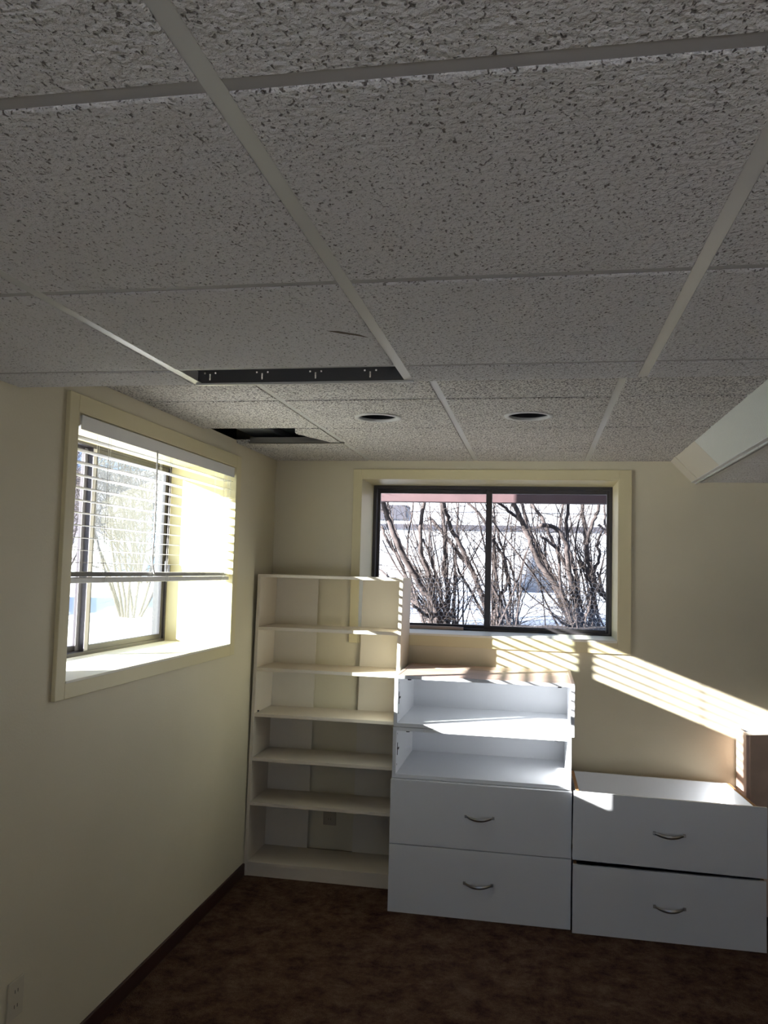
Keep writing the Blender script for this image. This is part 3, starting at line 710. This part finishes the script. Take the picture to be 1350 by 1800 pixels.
shrub('slender leafless shrub just right of the window mullion',
      [([(80, 560), (170, 700), (210, 900), (200, 1020), (150, 1080), (160, 1350)], 26, .1),
       ([(80, 340), (160, 600), (220, 850), (240, 1050), (240, 1350)], 22, .3),
       ([(60, 960), (150, 1130), (240, 1340)], 26, -.1),
       ([(120, 640), (240, 780), (270, 900), (310, 1060), (310, 1300)], 18, .3),
       ([(60, 700), (110, 860), (120, 1100), (130, 1350)], 18, 0),
       ([(480, 830), (400, 1000), (350, 1150), (300, 1330)], 9, .2),
       ([(560, 1120), (430, 1190), (330, 1330)], 8, .1)], R4, S4, 6.75, 5, basal=(880, 1090, 12))
shrub('thick multi-stemmed leafless shrub in the right half of the back window',
      [([(290, 250), (360, 420), (420, 560), (520, 800), (650, 970), (790, 1220), (820, 1360)], 44, -.3),
       ([(360, 260), (400, 460), (500, 640), (600, 830), (700, 1050), (780, 1250), (830, 1360)], 30, .2),
       ([(380, 420), (430, 580), (620, 900), (740, 1100), (830, 1350)], 28, .4),
       ([(520, 430), (640, 450), (740, 560), (770, 750), (800, 950), (840, 1150), (840, 1370)], 40, -.25),
       ([(450, 240), (540, 380), (640, 600), (760, 820), (840, 1000), (870, 1300)], 30, .3),
       ([(770, 240), (760, 520), (790, 700), (850, 900), (860, 1150), (850, 1350)], 30, 0),
       ([(150, 240), (290, 350), (400, 460)], 24, -.3),
       ([(520, 530), (640, 620), (720, 760), (800, 900), (850, 1200), (860, 1340)], 26, .1),
       ([(560, 560), (570, 780), (640, 960), (780, 1180), (850, 1340)], 26, .5),
       ([(720, 260), (700, 400), (690, 620), (700, 980), (760, 1180), (840, 1340)], 24, .4),
       ([(690, 780), (700, 980), (740, 1150), (800, 1300), (840, 1350)], 22, -.2),
       ([(930, 880), (990, 1000), (970, 1150), (900, 1330)], 22, -.3),
       ([(600, 1220), (700, 1310), (790, 1360)], 20, -.2)], R4, S4, 6.72, 6, basal=(1010, 1096, 14))
shrub('dark crooked leafless shrub at the right edge of the back window',
      [([(900, 250), (930, 500), (960, 800), (1000, 900), (990, 1080), (980, 1300)], 34, .2),
       ([(1050, 240), (1020, 360), (950, 560), (940, 700), (1000, 900), (1000, 1300)], 30, -.1),
       ([(1080, 480), (1040, 620), (1060, 720), (1000, 890), (970, 1300)], 24, .1),
       ([(860, 750), (960, 870), (1040, 1010), (1150, 1110), (1200, 1200), (1260, 1330)], 52, .2),
       ([(1040, 860), (1110, 1100), (1200, 1180), (1290, 1330)], 26, .3),
       ([(1060, 430), (1150, 540), (1300, 800), (1330, 1300)], 26, .3),
       ([(1100, 250), (1110, 420), (1180, 640), (1300, 1300)], 20, .5)], R4, S4, 7.05, 8, basal=(1050, 1094, 6))

# chicken wire in front of the bushes
bm = B(); s = .0175; ww = s * math.sqrt(3); yw = 5.22
def hx(x): return 1.20
seen = set()
rowsn = 14; coln = int(1.55 / ww)
for r in range(rowsn):
    for c in range(coln):
        cx = -1.06 + c * ww + (ww / 2 if r % 2 else 0); cz = 1.24 + r * 1.5 * s
        V = [(cx + s * math.sin(math.pi / 3 * k), cz + s * math.cos(math.pi / 3 * k)) for k in range(6)]
        for k in range(6):
            a, b = V[k], V[(k + 1) % 6]; key = tuple(sorted(((round(a[0], 3), round(a[1], 3)), (round(b[0], 3), round(b[1], 3)))))
            if key in seen: continue
            seen.add(key)
            f = lambda q: (q[0] + .006 * math.sin(q[1] * 30), yw + .02 * math.sin(q[0] * 5) + .01 * math.sin(q[1] * 17), q[1] + .008 * math.sin(q[0] * 9))
            tube(bm, [f(a), f(b)], .0013, 3, False)
o = obj('wire_netting', bm, WIRE); tag(o, 'hexagonal chicken wire netting standing low outside the back window', 'netting')

# unseen evergreen added beyond the house corner to shade the snow and garage
def shade_spruce(lab, x, y, h, w_, seed):
    random.seed(seed); g0 = ground_h(x, y)
    sp = thing('shade_spruce', lab, 'tree', (x, y, g0))
    bm = B(); tube(bm, [(x, y, g0 - .05), (x, y, g0 + h)], [.09, .02], 8); obj('trunk', bm, BARK, sp, True)
    bm = B(); nb = 230
    for q in range(nb):
        f_ = q / nb; zz = g0 + .25 + (h - .2) * f_; rr = w_ * (1 - f_) * random.uniform(.75, 1.1) + .05; a = q * 2.4
        c = Vector((x, y, zz)); e = c + Vector((math.cos(a) * rr, math.sin(a) * rr, -.18 * rr)); sd_ = Vector((-math.sin(a), math.cos(a), 0)) * (.06 + .15 * rr)
        m_ = c.lerp(e, .5)
        vv = [bm.verts.new(p) for p in (c, m_ + sd_, e, m_ - sd_, m_ + Vector((0, 0, -.07)), m_ + Vector((0, 0, .05)))]
        for f in ((0, 1, 5), (1, 2, 5), (2, 3, 5), (3, 0, 5), (1, 0, 4), (2, 1, 4), (3, 2, 4), (0, 3, 4)): bm.faces.new([vv[i] for i in f])
    obj('boughs', bm, HEDGE, sp)
shade_spruce('dense evergreen added out of view to cast shade on the garage', -7.4, 6.1, 3.5, 1.25, 77)

# outside the left window: neighbour's house, hedge and bare trees
nh = thing('house', 'pale stucco house with dark sloping roof outside the left window', 'building', (-9.5, 21, 1.1))
bm = B(); extrude_poly(bm, [(-9.5, 17.2, 1.0), (-9.5, 25.0, 1.0), (-9.5, 25.0, 2.3), (-9.5, 21.1, 4.0), (-9.5, 17.2, 2.3)], (-5, 0, 0)); obj('wall', bm, STUCCO, nh)
bm = B()
extrude_poly(bm, [(-9.2, 16.9, 2.20), (-9.2, 21.1, 4.03), (-9.2, 21.1, 4.19), (-9.2, 16.9, 2.34)], (-5.6, 0, 0)); extrude_poly(bm, [(-9.2, 25.3, 2.20), (-9.2, 21.1, 4.03), (-9.2, 21.1, 4.19), (-9.2, 25.3, 2.34)], (-5.6, 0, 0))
obj('roof', bm, ROOFM, nh)
def bare_tree(lab, x, y, h, seed, n=9):
    random.seed(seed); t = thing('bare_tree', lab, 'tree', (x, y, ground_h(x, y)), 'bare trees outside the left window')
    bm = B(); tw = B()
    for k in range(n):
        a = random.uniform(0, 6.28); lean = random.uniform(.1, .55); base = Vector((x + .08 * math.cos(a), y + .08 * math.sin(a), ground_h(x, y) - .02)); d = Vector((lean * math.cos(a), lean * math.sin(a), 1)).normalized()
        pts = [base]; p = base.copy(); L_ = h * random.uniform(.7, 1)
        for q in range(7):
            d = (d + Vector((random.gauss(0, .10), random.gauss(0, .10), .02))).normalized(); p = p + d * L_ / 7; pts.append(p.copy())
            if q > 0:
                for _ in range(3): twigs(tw, p, d + Vector((random.gauss(0, .9), random.gauss(0, .9), random.gauss(.2, .5))), random.uniform(.3, .9), random.uniform(.003, .007), 2)
        tube(bm, pts, [.014 * (1 - .7 * i / 7) for i in range(8)], 6)
    obj('trunks', bm, BARK, t, True); obj('branches', tw, TWIG, t)
bare_tree('bushy bare tree nearest to the left window', -3.7, 7.15, 1.9, 21)
bare_tree('bare tree seen at the near edge of the left window', -4.3, 6.0, 1.7, 22, 11)
bare_tree('tall bare tree in front of the pale house', -5.6, 11.2, 2.9, 23, 10)
bare_tree('far bare tree left of the pale house, behind the others', -6.8, 10.9, 2.8, 24, 10)
